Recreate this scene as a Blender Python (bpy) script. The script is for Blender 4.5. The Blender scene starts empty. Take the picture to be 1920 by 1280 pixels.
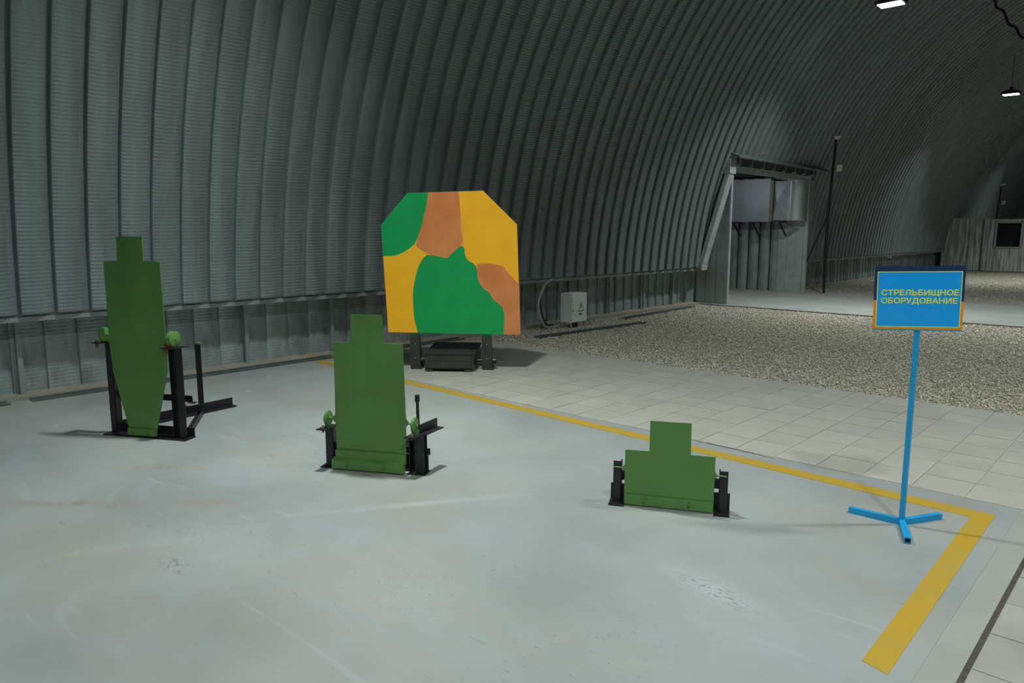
import bpy, bmesh, math, random
import numpy as np
from mathutils import Vector, Matrix

random.seed(7); np.random.seed(7)
S = bpy.context.scene
COL = S.collection
R = math.radians

# ------------------------------------------------------------------ camera
cd = bpy.data.cameras.new('camera'); cam = bpy.data.objects.new('camera', cd); COL.objects.link(cam)
cd.sensor_width = 36.0; cd.lens = 1375.0 / 1920.0 * 36.0; cd.clip_end = 300
cam.location = (0, 0, 1.6); cam.rotation_euler = (R(90 - 8.48), 0, R(42.86))
S.camera = cam

# ------------------------------------------------------------------ world, exposure
w = bpy.data.worlds.new('world'); S.world = w; w.use_nodes = True
w.node_tree.nodes['Background'].inputs[0].default_value = (0.5, 0.56, 0.58, 1)
w.node_tree.nodes['Background'].inputs[1].default_value = 0.02
S.view_settings.view_transform = 'Standard'; S.view_settings.look = 'None'
S.view_settings.gamma = 1.0; S.view_settings.exposure = 0.42
S.view_settings.use_curve_mapping = False

# lamps: x, y, watts and beam spread of the hanging lamps (built further down, each with its own light)
LAMP_Z = 5.8
LAMPS = [(-4.45, 3.4, 104, 118), (-4.65, 15.4, 125, 120), (-4.70, 27.7, 75, 120), (-4.65, 40.0, 60, 125),
         (1.25, 1.0, 108, 140), (1.2, 6.5, 100, 135), (1.25, -4.5, 220, 150), (-4.65, -9.2, 25, 130), (1.25, 15.4, 130, 122), (0.2, 31.0, 190, 132)]  # includes fill lamps added behind the viewer, opposite the doorway and near the hut
LIGHT_COL = (0.955, 1.0, 0.985)

# ------------------------------------------------------------------ materials
def srgb(r, g, b):
    def c(v):
        v /= 255.0
        return v / 12.92 if v <= 0.04045 else ((v + 0.055) / 1.055) ** 2.4
    return (c(r), c(g), c(b), 1)

def mat(name, col, rough=0.6, metal=0.0, var=0.0, scale=8.0, bump=0.0, bscale=60.0, stretch=(1, 1, 1), spec=0.5, rnd=0.0, col2=None, detail=5.0):
    m = bpy.data.materials.new(name); m.use_nodes = True
    nt = m.node_tree; n = nt.nodes; l = nt.links
    p = n['Principled BSDF']
    p.inputs['Base Color'].default_value = col
    p.inputs['Roughness'].default_value = rough; p.inputs['Metallic'].default_value = metal
    p.inputs['Specular IOR Level'].default_value = spec
    tc = n.new('ShaderNodeTexCoord'); mp = n.new('ShaderNodeMapping'); mp.inputs['Scale'].default_value = stretch
    l.new(tc.outputs['Object'], mp.inputs['Vector'])
    out = None
    if var > 0 or col2:
        nz = n.new('ShaderNodeTexNoise'); nz.inputs['Scale'].default_value = scale; nz.inputs['Detail'].default_value = detail
        l.new(mp.outputs['Vector'], nz.inputs['Vector'])
        if rnd > 0:
            oi = n.new('ShaderNodeObjectInfo'); ad = n.new('ShaderNodeVectorMath'); ad.operation = 'MULTIPLY_ADD'
            ad.inputs[1].default_value = (37, 53, 71)
            l.new(oi.outputs['Random'], ad.inputs[0]); l.new(mp.outputs['Vector'], ad.inputs[2]); l.new(ad.outputs[0], nz.inputs['Vector'])
        cr = n.new('ShaderNodeValToRGB'); e = cr.color_ramp.elements
        e[0].position = 0.3; e[1].position = 0.7
        c2 = col2 if col2 else tuple(min(1, c * (1 + var)) for c in col[:3]) + (1,)
        c1 = tuple(c * (1 - var) for c in col[:3]) + (1,) if not col2 else col
        e[0].color = c1; e[1].color = c2
        l.new(nz.outputs['Fac'], cr.inputs['Fac']); out = cr.outputs['Color']
    if rnd > 0:
        oi2 = n.new('ShaderNodeObjectInfo'); mr = n.new('ShaderNodeMapRange')
        mr.inputs['To Min'].default_value = 1 - rnd; mr.inputs['To Max'].default_value = 1 + rnd
        l.new(oi2.outputs['Random'], mr.inputs['Value'])
        vm = n.new('ShaderNodeVectorMath'); vm.operation = 'SCALE'
        if out: l.new(out, vm.inputs[0])
        else: vm.inputs[0].default_value = col[:3]
        l.new(mr.outputs[0], vm.inputs['Scale']); out = vm.outputs[0]
    if out: l.new(out, p.inputs['Base Color'])
    if bump > 0:
        nb = n.new('ShaderNodeTexNoise'); nb.inputs['Scale'].default_value = bscale; nb.inputs['Detail'].default_value = 3
        l.new(mp.outputs['Vector'], nb.inputs['Vector'])
        b = n.new('ShaderNodeBump'); b.inputs['Strength'].default_value = bump; b.inputs['Distance'].default_value = 0.01
        l.new(nb.outputs['Fac'], b.inputs['Height']); l.new(b.outputs[0], p.inputs['Normal'])
    return m

M = {}
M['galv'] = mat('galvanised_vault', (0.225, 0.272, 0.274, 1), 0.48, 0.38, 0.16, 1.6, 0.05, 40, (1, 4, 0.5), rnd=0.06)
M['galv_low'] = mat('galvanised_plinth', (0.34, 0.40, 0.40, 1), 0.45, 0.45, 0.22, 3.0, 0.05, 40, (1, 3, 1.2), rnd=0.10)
M['zinc'] = mat('zinc_trim', (0.52, 0.57, 0.565, 1), 0.42, 0.45, 0.15, 5, 0.03, 30)
M['zinc_mid'] = mat('weathered_zinc_rail', (0.32, 0.37, 0.37, 1), 0.45, 0.5, 0.15, 5, 0.03, 30)
M['zinc_dark'] = mat('dull_zinc_strip', (0.13, 0.165, 0.155, 1), 0.5, 0.5, 0.2, 6)
M['duct'] = mat('duct_sheet', (0.40, 0.45, 0.50, 1), 0.42, 0.45, 0.10, 2.5, 0.03, 4)
M['duct_shiny'] = mat('polished_duct_sheet', (0.88, 0.92, 0.94, 1), 0.36, 1.0, 0.05, 2.5)
M['green'] = mat('target_green_paint', srgb(86, 132, 66), 0.42, 0, 0.10, 3.0, 0.04, 14, spec=0.45)
M['iron'] = mat('black_painted_steel', (0.012, 0.012, 0.015, 1), 0.42, 0.0, 0.3, 20)
M['olive'] = mat('dark_olive_steel', (0.040, 0.046, 0.042, 1), 0.38, 0.1, 0.25, 8)
M['bolt'] = mat('worn_bolt_steel', (0.25, 0.24, 0.17, 1), 0.45, 0.5, 0.3, 30)
M['red'] = mat('red_paint', srgb(190, 40, 25), 0.5)
M['rust'] = mat('rusty_washer', srgb(120, 80, 55), 0.6, 0.2, 0.2, 40)
M['yellow'] = mat('board_yellow_paint', srgb(255, 192, 30), 0.5, 0, col2=srgb(246, 178, 20), scale=4, bump=0.05, bscale=25)
M['bgreen'] = mat('board_green_paint', srgb(0, 156, 80), 0.45, 0, 0.08, 4, 0.05, 25)
M['brown'] = mat('board_brown_paint', srgb(204, 120, 58), 0.5, 0, col2=srgb(220, 142, 86), scale=4, bump=0.05, bscale=25)
M['blue'] = mat('sky_blue_paint', srgb(20, 150, 205), 0.4, 0, 0.08, 12)
M['inner_shade'] = mat('painted_inner_shade', (0.01, 0.012, 0.014, 1), 0.8)  # shade inside tubes and the hut window, put into a near-black colour
M['navy'] = mat('navy_plastic', srgb(22, 48, 92), 0.35)
M['orange'] = mat('orange_plastic', srgb(236, 150, 30), 0.4)
M['sheet'] = mat('laminated_blue_print', srgb(22, 168, 255), 0.20, 0, 0.03, 6, 0.35, 9)
M['print'] = mat('yellow_print', srgb(236, 244, 84), 0.3)
M['white'] = mat('white_enamel', (0.76, 0.84, 0.82, 1), 0.4, 0, 0.04, 6)
M['plastic'] = mat('white_plastic', (0.85, 0.9, 0.88, 1), 0.5)
M['rubber'] = mat('black_rubber', (0.01, 0.01, 0.01, 1), 0.5)
M['conduit'] = mat('pale_corrugated_conduit', (0.36, 0.40, 0.38, 1), 0.5, 0, 0.1, 20)
M['tile'] = mat('paving_tile', srgb(164, 165, 155), 0.8, 0, 0.07, 3, 0.10, 90, rnd=0.035, spec=0.3)
M['tile_dim_dirty'] = mat('dim_dirty_paving_tile', srgb(150, 152, 143), 0.8, 0, 0.10, 3, 0.10, 90, rnd=0.05, spec=0.3)  # darker tile copy: part dirt, part dimmer light put into the colour
M['mortar'] = mat('joint_sand', srgb(146, 146, 136), 0.95, 0, 0.1, 20)
M['joint'] = mat('dark_joint', srgb(70, 68, 58), 0.95, 0, 0.3, 30)
M['kerb'] = mat('foundation_concrete', srgb(138, 139, 128), 0.9, 0, col2=srgb(154, 149, 128), scale=3, bump=0.15, bscale=40)
M['path'] = mat('path_concrete', srgb(142, 146, 140), 0.85, 0, 0.10, 1.2, 0.08, 30)
M['band'] = mat('slab_border_concrete', srgb(146, 150, 143), 0.8, 0, 0.06, 3, 0.08, 60)
M['gravel_base'] = mat('gravel_bed', srgb(158, 155, 140), 0.95, 0, 0.28, 45, 0.9, 90)
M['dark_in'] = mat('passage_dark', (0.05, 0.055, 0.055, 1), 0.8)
M['endwall'] = mat('end_wall_sheet', (0.25, 0.28, 0.28, 1), 0.5, 0.4, 0.1, 2)
M['lampbody'] = mat('lamp_housing', (0.03, 0.03, 0.03, 1), 0.5, 0.2)
M['paint_line'] = mat('yellow_floor_paint', srgb(178, 144, 24), 0.7, 0, col2=srgb(168, 143, 52), scale=5, bump=0.05, bscale=50)

def emit(name, col, s):
    m = bpy.data.materials.new(name); m.use_nodes = True; p = m.node_tree.nodes['Principled BSDF']
    p.inputs['Base Color'].default_value = col; p.inputs['Emission Color'].default_value = col
    p.inputs['Emission Strength'].default_value = s
    return m
M['lens'] = emit('lamp_lens_lit', (0.95, 1.0, 1.0, 1), 12.0)

# main floor: poured pale concrete with stains, scuffs and chalky streaks
def floor_material():
    m = bpy.data.materials.new('slab_concrete'); m.use_nodes = True
    nt = m.node_tree; n = nt.nodes; l = nt.links; p = n['Principled BSDF']
    tc = n.new('ShaderNodeTexCoord')
    def noise(scale, detail=5, stretch=(1, 1, 1), rot=0.0, dist=0.0):
        mp = n.new('ShaderNodeMapping'); mp.inputs['Scale'].default_value = stretch; mp.inputs['Rotation'].default_value = (0, 0, rot)
        l.new(tc.outputs['Object'], mp.inputs['Vector'])
        z = n.new('ShaderNodeTexNoise'); z.inputs['Scale'].default_value = scale; z.inputs['Detail'].default_value = detail; z.inputs['Distortion'].default_value = dist
        l.new(mp.outputs['Vector'], z.inputs['Vector']); return z.outputs['Fac']
    def ramp(fac, a, b, ca, cb):
        r = n.new('ShaderNodeValToRGB'); r.color_ramp.elements[0].position = a; r.color_ramp.elements[1].position = b
        r.color_ramp.elements[0].color = ca; r.color_ramp.elements[1].color = cb; l.new(fac, r.inputs[0]); return r.outputs['Color']
    def mix(fac, a, b):
        x = n.new('ShaderNodeMix'); x.data_type = 'RGBA'
        if isinstance(fac, float): x.inputs[0].default_value = fac
        else: l.new(fac, x.inputs[0])
        for s, v in ((6, a), (7, b)):
            if isinstance(v, tuple): x.inputs[s].default_value = v
            else: l.new(v, x.inputs[s])
        return x.outputs[2]
    base = ramp(noise(0.9, 6), 0.32, 0.68, srgb(135, 142, 140), srgb(158, 164, 161))
    blue = ramp(noise(1.7, 4, (1, 2.2, 1), 0.5, 0.6), 0.50, 0.74, (0, 0, 0, 1), (0.55, 0.55, 0.55, 1))
    base = mix(blue, base, srgb(150, 160, 164))
    tan = ramp(noise(0.55, 6, (1, 1.6, 1), 0.3, 0.4), 0.54, 0.78, (0, 0, 0, 1), (0.65, 0.65, 0.65, 1))
    base = mix(tan, base, srgb(147, 144, 128))
    st = ramp(noise(2.6, 3, (0.35, 2.6, 1), 0.9, 1.2), 0.66, 0.74, (0, 0, 0, 1), (0.35, 0.35, 0.35, 1))
    base = mix(st, base, srgb(166, 174, 176))
    sc = ramp(noise(9, 2, (0.5, 2.2, 1), 0.7, 2.0), 0.70, 0.76, (0, 0, 0, 1), (0.30, 0.30, 0.30, 1))
    base = mix(sc, base, srgb(112, 113, 106))
    sc2 = ramp(noise(16, 2, (2.2, 0.5, 1), 0.2, 2.5), 0.72, 0.78, (0, 0, 0, 1), (0.28, 0.28, 0.28, 1))
    base = mix(sc2, base, srgb(110, 110, 102))
    def blot(cx, cy, ln, wd, rot, strength, col, nscale, lo, hi):
        # an elongated stain or scuffed patch centred on one spot of the slab, broken up by noise
        ge = n.new('ShaderNodeTexGradient'); ge.gradient_type = 'SPHERICAL'
        mp = n.new('ShaderNodeMapping'); mp.vector_type = 'TEXTURE'
        mp.inputs['Location'].default_value = (cx, cy, 0); mp.inputs['Rotation'].default_value = (0, 0, rot); mp.inputs['Scale'].default_value = (ln, wd, 1)
        l.new(tc.outputs['Object'], mp.inputs['Vector']); l.new(mp.outputs['Vector'], ge.inputs['Vector'])
        nz = ramp(noise(nscale, 4, (1, 2.5, 1), -rot, 0.8), lo, hi, (0, 0, 0, 1), (1, 1, 1, 1))
        m1 = n.new('ShaderNodeMath'); m1.operation = 'MULTIPLY'; l.new(ge.outputs['Fac'], m1.inputs[0]); l.new(nz, m1.inputs[1])
        m2 = n.new('ShaderNodeMath'); m2.operation = 'MULTIPLY'; m2.use_clamp = True; l.new(m1.outputs[0], m2.inputs[0]); m2.inputs[1].default_value = strength
        return m2.outputs[0], col
    for bl in (blot(-3.25, 2.68, .85, .06, R(57), 0.38, srgb(178, 190, 194), 3, .25, .5), blot(-3.85, 1.35, .5, .07, R(62), 0.30, srgb(174, 186, 190), 3, .3, .55),
               blot(-4.75, 1.30, .50, .10, R(42), 0.75, srgb(138, 124, 96), 6, .35, .6), blot(-4.2, 1.83, .25, .08, R(42), 0.70, srgb(138, 126, 98), 6, .35, .6), blot(-5.1, 1.9, .5, .12, R(35), 0.50, srgb(140, 130, 106), 6, .4, .6),
               blot(-1.45, 2.91, .38, .13, R(-14), 0.50, srgb(182, 190, 196), 7, .3, .55), blot(-1.45, 2.89, .30, .09, R(-14), 1.10, srgb(112, 114, 112), 26, .56, .62),
               blot(-3.48, 1.35, .17, .07, R(5), 1.00, srgb(108, 110, 108), 24, .52, .60), blot(-2.3, 1.7, 1.4, .6, R(30), 0.35, srgb(150, 150, 134), 4, .35, .65),
               blot(-2.4, 2.2, 1.6, .5, R(60), 0.65, srgb(116, 118, 110), 34, .63, .68), blot(-3.6, 1.7, 1.6, .6, R(40), 0.65, srgb(116, 118, 110), 30, .64, .69), blot(-1.6, 2.2, 1.0, .5, R(70), 0.65, srgb(118, 118, 110), 34, .63, .68)):
        base = mix(bl[0], base, bl[1])
    l.new(base, p.inputs['Base Color'])
    p.inputs['Roughness'].default_value = 0.55; p.inputs['Specular IOR Level'].default_value = 0.35
    b = n.new('ShaderNodeBump'); b.inputs['Strength'].default_value = 0.06; b.inputs['Distance'].default_value = 0.01
    l.new(noise(45, 3), b.inputs['Height']); l.new(b.outputs[0], p.inputs['Normal'])
    return m
M['slab'] = floor_material()

def stone_material():
    m = bpy.data.materials.new('gravel_stone'); m.use_nodes = True
    nt = m.node_tree; n = nt.nodes; l = nt.links; p = n['Principled BSDF']
    g = n.new('ShaderNodeNewGeometry'); r = n.new('ShaderNodeValToRGB')
    e = r.color_ramp.elements
    e[0].color = srgb(146, 143, 130); e[1].color = srgb(212, 208, 192)
    k = e.new(0.5); k.color = srgb(184, 180, 162)
    l.new(g.outputs['Random Per Island'], r.inputs[0]); l.new(r.outputs[0], p.inputs['Base Color'])
    p.inputs['Roughness'].default_value = 0.9
    return m
M['stone'] = stone_material()

# ------------------------------------------------------------------ mesh helpers
class MB:
    def __init__(s): s.v = []; s.f = []
    def add(s, v, f):
        o = len(s.v); s.v += [tuple(x) for x in v]; s.f += [tuple(i + o for i in q) for q in f]; return s
    def box(s, x0, x1, y0, y1, z0, z1):
        v = [(x, y, z) for z in (z0, z1) for y in (y0, y1) for x in (x0, x1)]
        return s.add(v, [(0, 2, 3, 1), (4, 5, 7, 6), (0, 1, 5, 4), (2, 6, 7, 3), (0, 4, 6, 2), (1, 3, 7, 5)])
    def obox(s, p, q, wdt, hgt, up=(0, 0, 1)):
        # bar from p to q, cross-section wdt (sideways) x hgt (up)
        p = Vector(p); q = Vector(q); d = (q - p).normalized(); u = Vector(up)
        sd = d.cross(u).normalized(); u = sd.cross(d).normalized()
        v = []
        for c in (p, q):
            for a, b in ((-1, -1), (1, -1), (1, 1), (-1, 1)): v.append(c + sd * a * wdt / 2 + u * b * hgt / 2)
        return s.add(v, [(0, 1, 2, 3), (7, 6, 5, 4), (0, 4, 5, 1), (1, 5, 6, 2), (2, 6, 7, 3), (3, 7, 4, 0)])
    def angle(s, p, q, a, b, t=0.006, flip=1, up=(0, 0, 1)):
        # angle iron: flat leg of width a, upright leg of height b, lying from p to q
        p = Vector(p); q = Vector(q); d = (q - p).normalized(); u = Vector(up); sd = d.cross(u).normalized() * flip; u = sd.cross(d).normalized() * flip
        prof = [(0, 0), (a, 0), (a, t), (t, t), (t, b), (0, b)]
        v = [c + sd * x + u * z for c in (p, q) for x, z in prof]
        f = [(0, 1, 2, 3), (0, 3, 4, 5), (9, 8, 7, 6), (11, 10, 9, 6)] + [(i, i + 6, (i + 1) % 6 + 6, (i + 1) % 6) for i in range(6)]
        return s.add(v, f)
    def tube(s, pts, r, n=10, cap=True):
        pts = [Vector(p) for p in pts]; rings = []
        ref = Vector((0, 0, 1))
        d0 = (pts[1] - pts[0]).normalized()
        if abs(d0.dot(ref)) > 0.95: ref = Vector((1, 0, 0))
        v = []; f = []
        for i, p in enumerate(pts):
            a = pts[max(i - 1, 0)]; b = pts[min(i + 1, len(pts) - 1)]; d = (b - a).normalized()
            x = d.cross(ref).normalized(); y = x.cross(d).normalized(); ref = y
            rr = r[i] if isinstance(r, (list, tuple)) else r
            for k in range(n):
                t = 2 * math.pi * k / n; v.append(p + (x * math.cos(t) + y * math.sin(t)) * rr)
        for i in range(len(pts) - 1):
            for k in range(n): f.append((i * n + k, i * n + (k + 1) % n, (i + 1) * n + (k + 1) % n, (i + 1) * n + k))
        if cap: f.append(tuple(range(n - 1, -1, -1))); f.append(tuple((len(pts) - 1) * n + k for k in range(n)))
        return s.add(v, f)
    def plate(s, poly, y0, y1):
        # polygon in x,z extruded from y0 (front) to y1 (back)
        n = len(poly); v = [(x, y0, z) for x, z in poly] + [(x, y1, z) for x, z in poly]
        ar = sum(poly[i][0] * poly[(i + 1) % n][1] - poly[(i + 1) % n][0] * poly[i][1] for i in range(n))
        o = range(n) if ar > 0 else range(n - 1, -1, -1)
        o = list(o)
        f = [tuple(o), tuple(i + n for i in reversed(o))]
        for k in range(n):
            a, b = o[k], o[(k + 1) % n]; f.append((a, a + n, b + n, b))
        return s.add(v, f)
    def build(s, name, material, parent=None, smooth=False, bevel=0.0):
        me = bpy.data.meshes.new(name); me.from_pydata([tuple(x) for x in s.v], [], s.f); me.validate()
        if bevel > 0 or True:
            bm = bmesh.new(); bm.from_mesh(me); bmesh.ops.recalc_face_normals(bm, faces=bm.faces)
            if bevel > 0:
                bmesh.ops.bevel(bm, geom=[e for e in bm.edges if e.is_manifold and e.calc_face_angle(0) > 0.6], offset=bevel, segments=2, affect='EDGES', clamp_overlap=True)
            bm.to_mesh(me); bm.free()
        if smooth:
            for p in me.polygons: p.use_smooth = True
            me.set_sharp_from_angle(angle=R(40))
        me.materials.append(M[material] if isinstance(material, str) else material)
        o = bpy.data.objects.new(name, me); COL.objects.link(o)
        if parent: o.parent = parent
        return o

def tag(o, label=None, cat=None, group=None, kind=None):
    if label: o['label'] = label
    if cat: o['category'] = cat
    if group: o['group'] = group
    if kind: o['kind'] = kind
    return o
def thing(name, loc, rz=0, label=None, cat=None, group=None, kind=None):
    o = bpy.data.objects.new(name, None); COL.objects.link(o); o.location = loc; o.rotation_euler = (0, 0, rz)
    o.empty_display_size = 0.1
    return tag(o, label, cat, group, kind)
def copy_of(src, parent, loc, name=None):
    o = src.copy(); COL.objects.link(o); o.parent = parent; o.location = loc
    return o
def bolt(parent, x, y, z, r=0.012, h=0.012, m='green', axis='y'):
    d = {'y': Vector((0, -1, 0)), 'x': Vector((1, 0, 0)), 'z': Vector((0, 0, 1))}[axis]
    p = Vector((x, y, z))
    return MB().tube([p, p + d * h], r, 6).tube([p + d * h, p + d * (h + 0.008)], r * 0.5, 8).build('bolt', m, parent)

# ------------------------------------------------------------------ the vault
AX, AZ, AR = 0.27, 0.40, 8.28        # axis and radius of the arched hangar
PITCH = 0.30
Y_FIRST = 1.27                        # first panel seam
DOOR_Y0, DOOR_Y1, DOOR_TOP = 15.2, 19.62, 3.06
RAIL_Z = 0.82
prof = [(0.0, 0.022), (0.004, -0.024), (0.007, -0.028), (0.014, -0.030), (0.06, -0.034), (0.12, -0.033), (0.17, -0.025), (0.215, -0.010), (0.255, 0.007), (0.28, 0.018), (0.30, 0.022)]

def arch_mesh(name, z0, a1, ripple=0.036, amp=0.0052, per=3, mirror=False):
    a0 = math.asin((z0 - AZ) / AR); n = int((a1 - a0) * AR / ripple) * per
    P = len(prof); V = np.zeros(((n + 1) * P, 3))
    a = a0 + (a1 - a0) * np.arange(n + 1) / n
    rp = amp * np.sin(2 * np.pi * np.arange(n + 1) / per + 0.4)
    for k, (y, d) in enumerate(prof):
        kk = 1.0 if 2 <= k <= 8 else 0.25
        rad = AR + d + rp * kk
        V[k::P, 0] = AX - rad * np.cos(a); V[k::P, 1] = y; V[k::P, 2] = AZ + rad * np.sin(a)
    i = np.arange(n)[:, None] * P + np.arange(P - 1)[None, :]
    F = np.stack([i, i + 1, i + 1 + P, i + P], -1).reshape(-1, 4)
    return np_mesh(name, V, F, 'galv')
def np_mesh(name, V, F, material, smooth=True):
    me = bpy.data.meshes.new(name); nf, k = F.shape
    me.vertices.add(len(V)); me.vertices.foreach_set('co', V.astype(np.float32).ravel())
    me.loops.add(nf * k); me.loops.foreach_set('vertex_index', F.astype(np.int32).ravel())
    me.polygons.add(nf); me.polygons.foreach_set('loop_start', np.arange(0, nf * k, k, dtype=np.int32))
    if smooth: me.polygons.foreach_set('use_smooth', np.ones(nf, dtype=bool))
    me.update(calc_edges=True); me.validate()
    me.materials.append(M[material]); return me

vault = thing('wall_left', (-8.0, 0, 0), 0, 'ribbed galvanised steel vault rising on the left side of the hangar', None, None, 'structure')
vault.location = (0, 0, 0)
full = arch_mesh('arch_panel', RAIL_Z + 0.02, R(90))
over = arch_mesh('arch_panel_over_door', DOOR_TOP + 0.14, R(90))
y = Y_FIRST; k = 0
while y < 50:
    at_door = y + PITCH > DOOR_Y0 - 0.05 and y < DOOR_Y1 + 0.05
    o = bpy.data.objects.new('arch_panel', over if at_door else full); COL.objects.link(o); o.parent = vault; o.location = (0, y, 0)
    y += PITCH; k += 1
Y_END = y

# lower upright panels under the rail
PLX = -8.38
def plinth_mesh(h, ripple=0.036, amp=0.0028, per=3):
    n = int(h / ripple) * per; P = len(prof); V = np.zeros(((n + 1) * P, 3)); z = h * np.arange(n + 1) / n
    rp = amp * np.sin(2 * np.pi * np.arange(n + 1) / per)
    for k, (yy, d) in enumerate(prof):
        V[k::P, 0] = PLX - d * 0.55 - rp * (1.0 if 2 <= k <= 8 else 0); V[k::P, 1] = yy; V[k::P, 2] = z
    i = np.arange(n)[:, None] * P + np.arange(P - 1)[None, :]
    return np_mesh('plinth_panel', V, np.stack([i, i + 1, i + 1 + P, i + P], -1).reshape(-1, 4), 'galv_low')
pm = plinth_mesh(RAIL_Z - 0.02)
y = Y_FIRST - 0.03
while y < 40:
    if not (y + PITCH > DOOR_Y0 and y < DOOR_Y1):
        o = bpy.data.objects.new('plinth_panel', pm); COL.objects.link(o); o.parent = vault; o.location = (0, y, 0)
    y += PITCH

# the unseen rest of the hall: opposite side, ends and the stretch behind the camera
def shell(name, a0, a1, y0, y1, label, lower_side):
    nA = 48; ys = []
    yy = y0
    while yy < y1 - 1e-3:
        ys += [(yy, 0.03), (yy + 0.03, -0.01), (yy + 0.15, -0.025), (yy + 0.27, -0.01)]; yy += PITCH
    ys.append((y1, 0.03))
    P = len(ys); V = []
    A = np.linspace(a0, a1, nA + 1)
    for a in A:
        for (q, d) in ys: V.append((AX - (AR + d) * math.cos(a), q, AZ + (AR + d) * math.sin(a)))
    i = np.arange(nA)[:, None] * P + np.arange(P - 1)[None, :]
    me = np_mesh(name, np.array(V), np.stack([i, i + 1, i + 1 + P, i + P], -1).reshape(-1, 4), 'galv')
    o = bpy.data.objects.new(name, me); COL.objects.link(o); return o
za = math.asin((RAIL_Z - AZ) / AR)
wr = shell('wall_right', R(90), R(180) - za, -12.0, Y_END, '', 1)
tag(wr, 'ribbed galvanised steel vault on the far right side', kind='structure')
vs = shell('vault_shell', za, R(90), -12.0, Y_FIRST, '', 0); vs.parent = vault; vs['kind'] = 'stuff'
o = MB().box(8.84, 8.90, -12, Y_END, 0, RAIL_Z + 0.05).build('plinth_wall', 'galv_low', wr)
o = MB().box(-8.44, -8.38, -12, Y_FIRST - 0.03, 0, RAIL_Z).build('plinth_wall', 'galv_low', vault)
def endwall(name, y, t, label):
    poly = [(AX - AR * math.cos(a), AZ + AR * math.sin(a)) for a in np.linspace(za, math.pi - za, 40)]
    poly = [(-8.36, -0.02), (-8.36, RAIL_Z)] + poly + [(8.9, RAIL_Z), (8.9, -0.02)]
    o = MB().plate(poly[::-1], y, y + t).build(name, 'endwall'); return tag(o, label, kind='structure')
endwall('wall_back', Y_END, 0.1, 'steel end wall closing the far end of the hangar')
endwall('wall_front', -12.1, 0.1, 'steel end wall behind the viewer')

# rail along the wall with its posts
def rail(name, y0, y1, posts, label):
    r = MB()
    r.box(-8.42, -8.05, y0, y1, RAIL_Z - 0.03, RAIL_Z)            # bearing flange
    r.box(-8.055, -8.045, y0, y1, RAIL_Z - 0.03, RAIL_Z + 0.035)  # upstand lip
    r.box(-8.05, -8.02, y0, y1, RAIL_Z - 0.055, RAIL_Z - 0.01)
    o = tag(r.build(name, 'zinc_mid'), label, kind='structure')
    for yy in posts:
        MB().box(-8.32, -8.29, yy - 0.022, yy + 0.022, 0.02, RAIL_Z - 0.03).build('support_post', 'zinc_mid', o)
    return o
rail('trim_1', -12, 14.75, [0.7, 1.9, 3.1, 4.24, 5.44, 6.65, 7.95, 9.22, 10.48, 11.74, 12.95, 14.1], 'galvanised steel rail running along the vault foot before the doorway')
rail('trim_2', 20.1, Y_END, [21.3, 22.5, 23.7, 24.9, 26.1, 27.3, 28.5, 29.7, 30.9, 32.1, 33.3, 34.5], 'galvanised steel rail running along the vault foot beyond the doorway')

# ------------------------------------------------------------------ floors
fl = MB().box(-8.15, -0.60, -12, 5.0, -0.10, 0.0).build('floor', 'slab'); tag(fl, 'pale worn concrete display slab with scuffs and stains', kind='structure')
bd = MB().box(-0.60, -0.482, -12, 5.0, -0.10, -0.0015).build('border_strip', 'band', fl)
# jagged crack along the slab edge
ck = MB(); random.seed(3)
pts = []; x = -2.75
while x < -2.05:
    pts.append((x, 5.012 - (x + 2.75) * 0.02 + random.uniform(-.012, .012) - (0.05 * max(0, (x + 2.4)))))
    x += random.uniform(.015, .04)
for i in range(len(pts) - 1):
    a, b = pts[i], pts[i + 1]; wv = 0.006 * math.sin(math.pi * (i + .5) / len(pts)) + 0.002
    ck.add([(a[0], a[1] - wv, .0009), (b[0], b[1] - wv, .0009), (b[0], b[1] + wv, .0009), (a[0], a[1] + wv, .0009)], [(0, 1, 2, 3)])
ck.build('crack', 'joint', fl)

pv = MB().box(-8.15, 0.62, 5.0, 7.70, -0.10, -0.003).box(-0.482, 0.62, -12, 5.0, -0.10, -0.0035)
pv = pv.build('floor_paving', 'mortar'); tag(pv, 'grey concrete paving tiles laid in straight joints', kind='structure')
MB().box(0.62, 8.84, -12, 7.70, -0.10, -0.002).build('paving_field', 'tile_dim_dirty', pv)
gap = MB().box(-0.482, -0.460, -12, 5.0, -0.03, -0.003).build('dirt_joint', 'joint', pv)
TW, TL = 0.30, 0.333
tm = MB().box(-TW / 2 + .0016, TW / 2 - .0016, -TL / 2 + .0016, TL / 2 - .0016, -0.03, 0).build('paving_tile', 'tile', pv, bevel=0.002)
tm.location = (-7.64, 5.19, 0)
random.seed(5)
first = True
for r_ in range(8):
    for c in range(28):
        X = -7.64 + c * TW; Yt = 5.19 + r_ * TL
        if first: first = False; continue
        o = copy_of(tm, pv, (X, Yt, random.uniform(-.0015, .0008))); o.rotation_euler = (random.uniform(-.003, .003), random.uniform(-.003, .003), random.uniform(-.006, .006))
tm2 = tm.data.copy(); tm2.materials.clear(); tm2.materials.append(M['tile_dim_dirty'])
for r_ in range(9):
    for c in range(3):
        o = copy_of(tm, pv, (-0.31 + c * TW, 4.83 - r_ * TL, random.uniform(-.0015, .0008))); o.data = tm2

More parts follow.
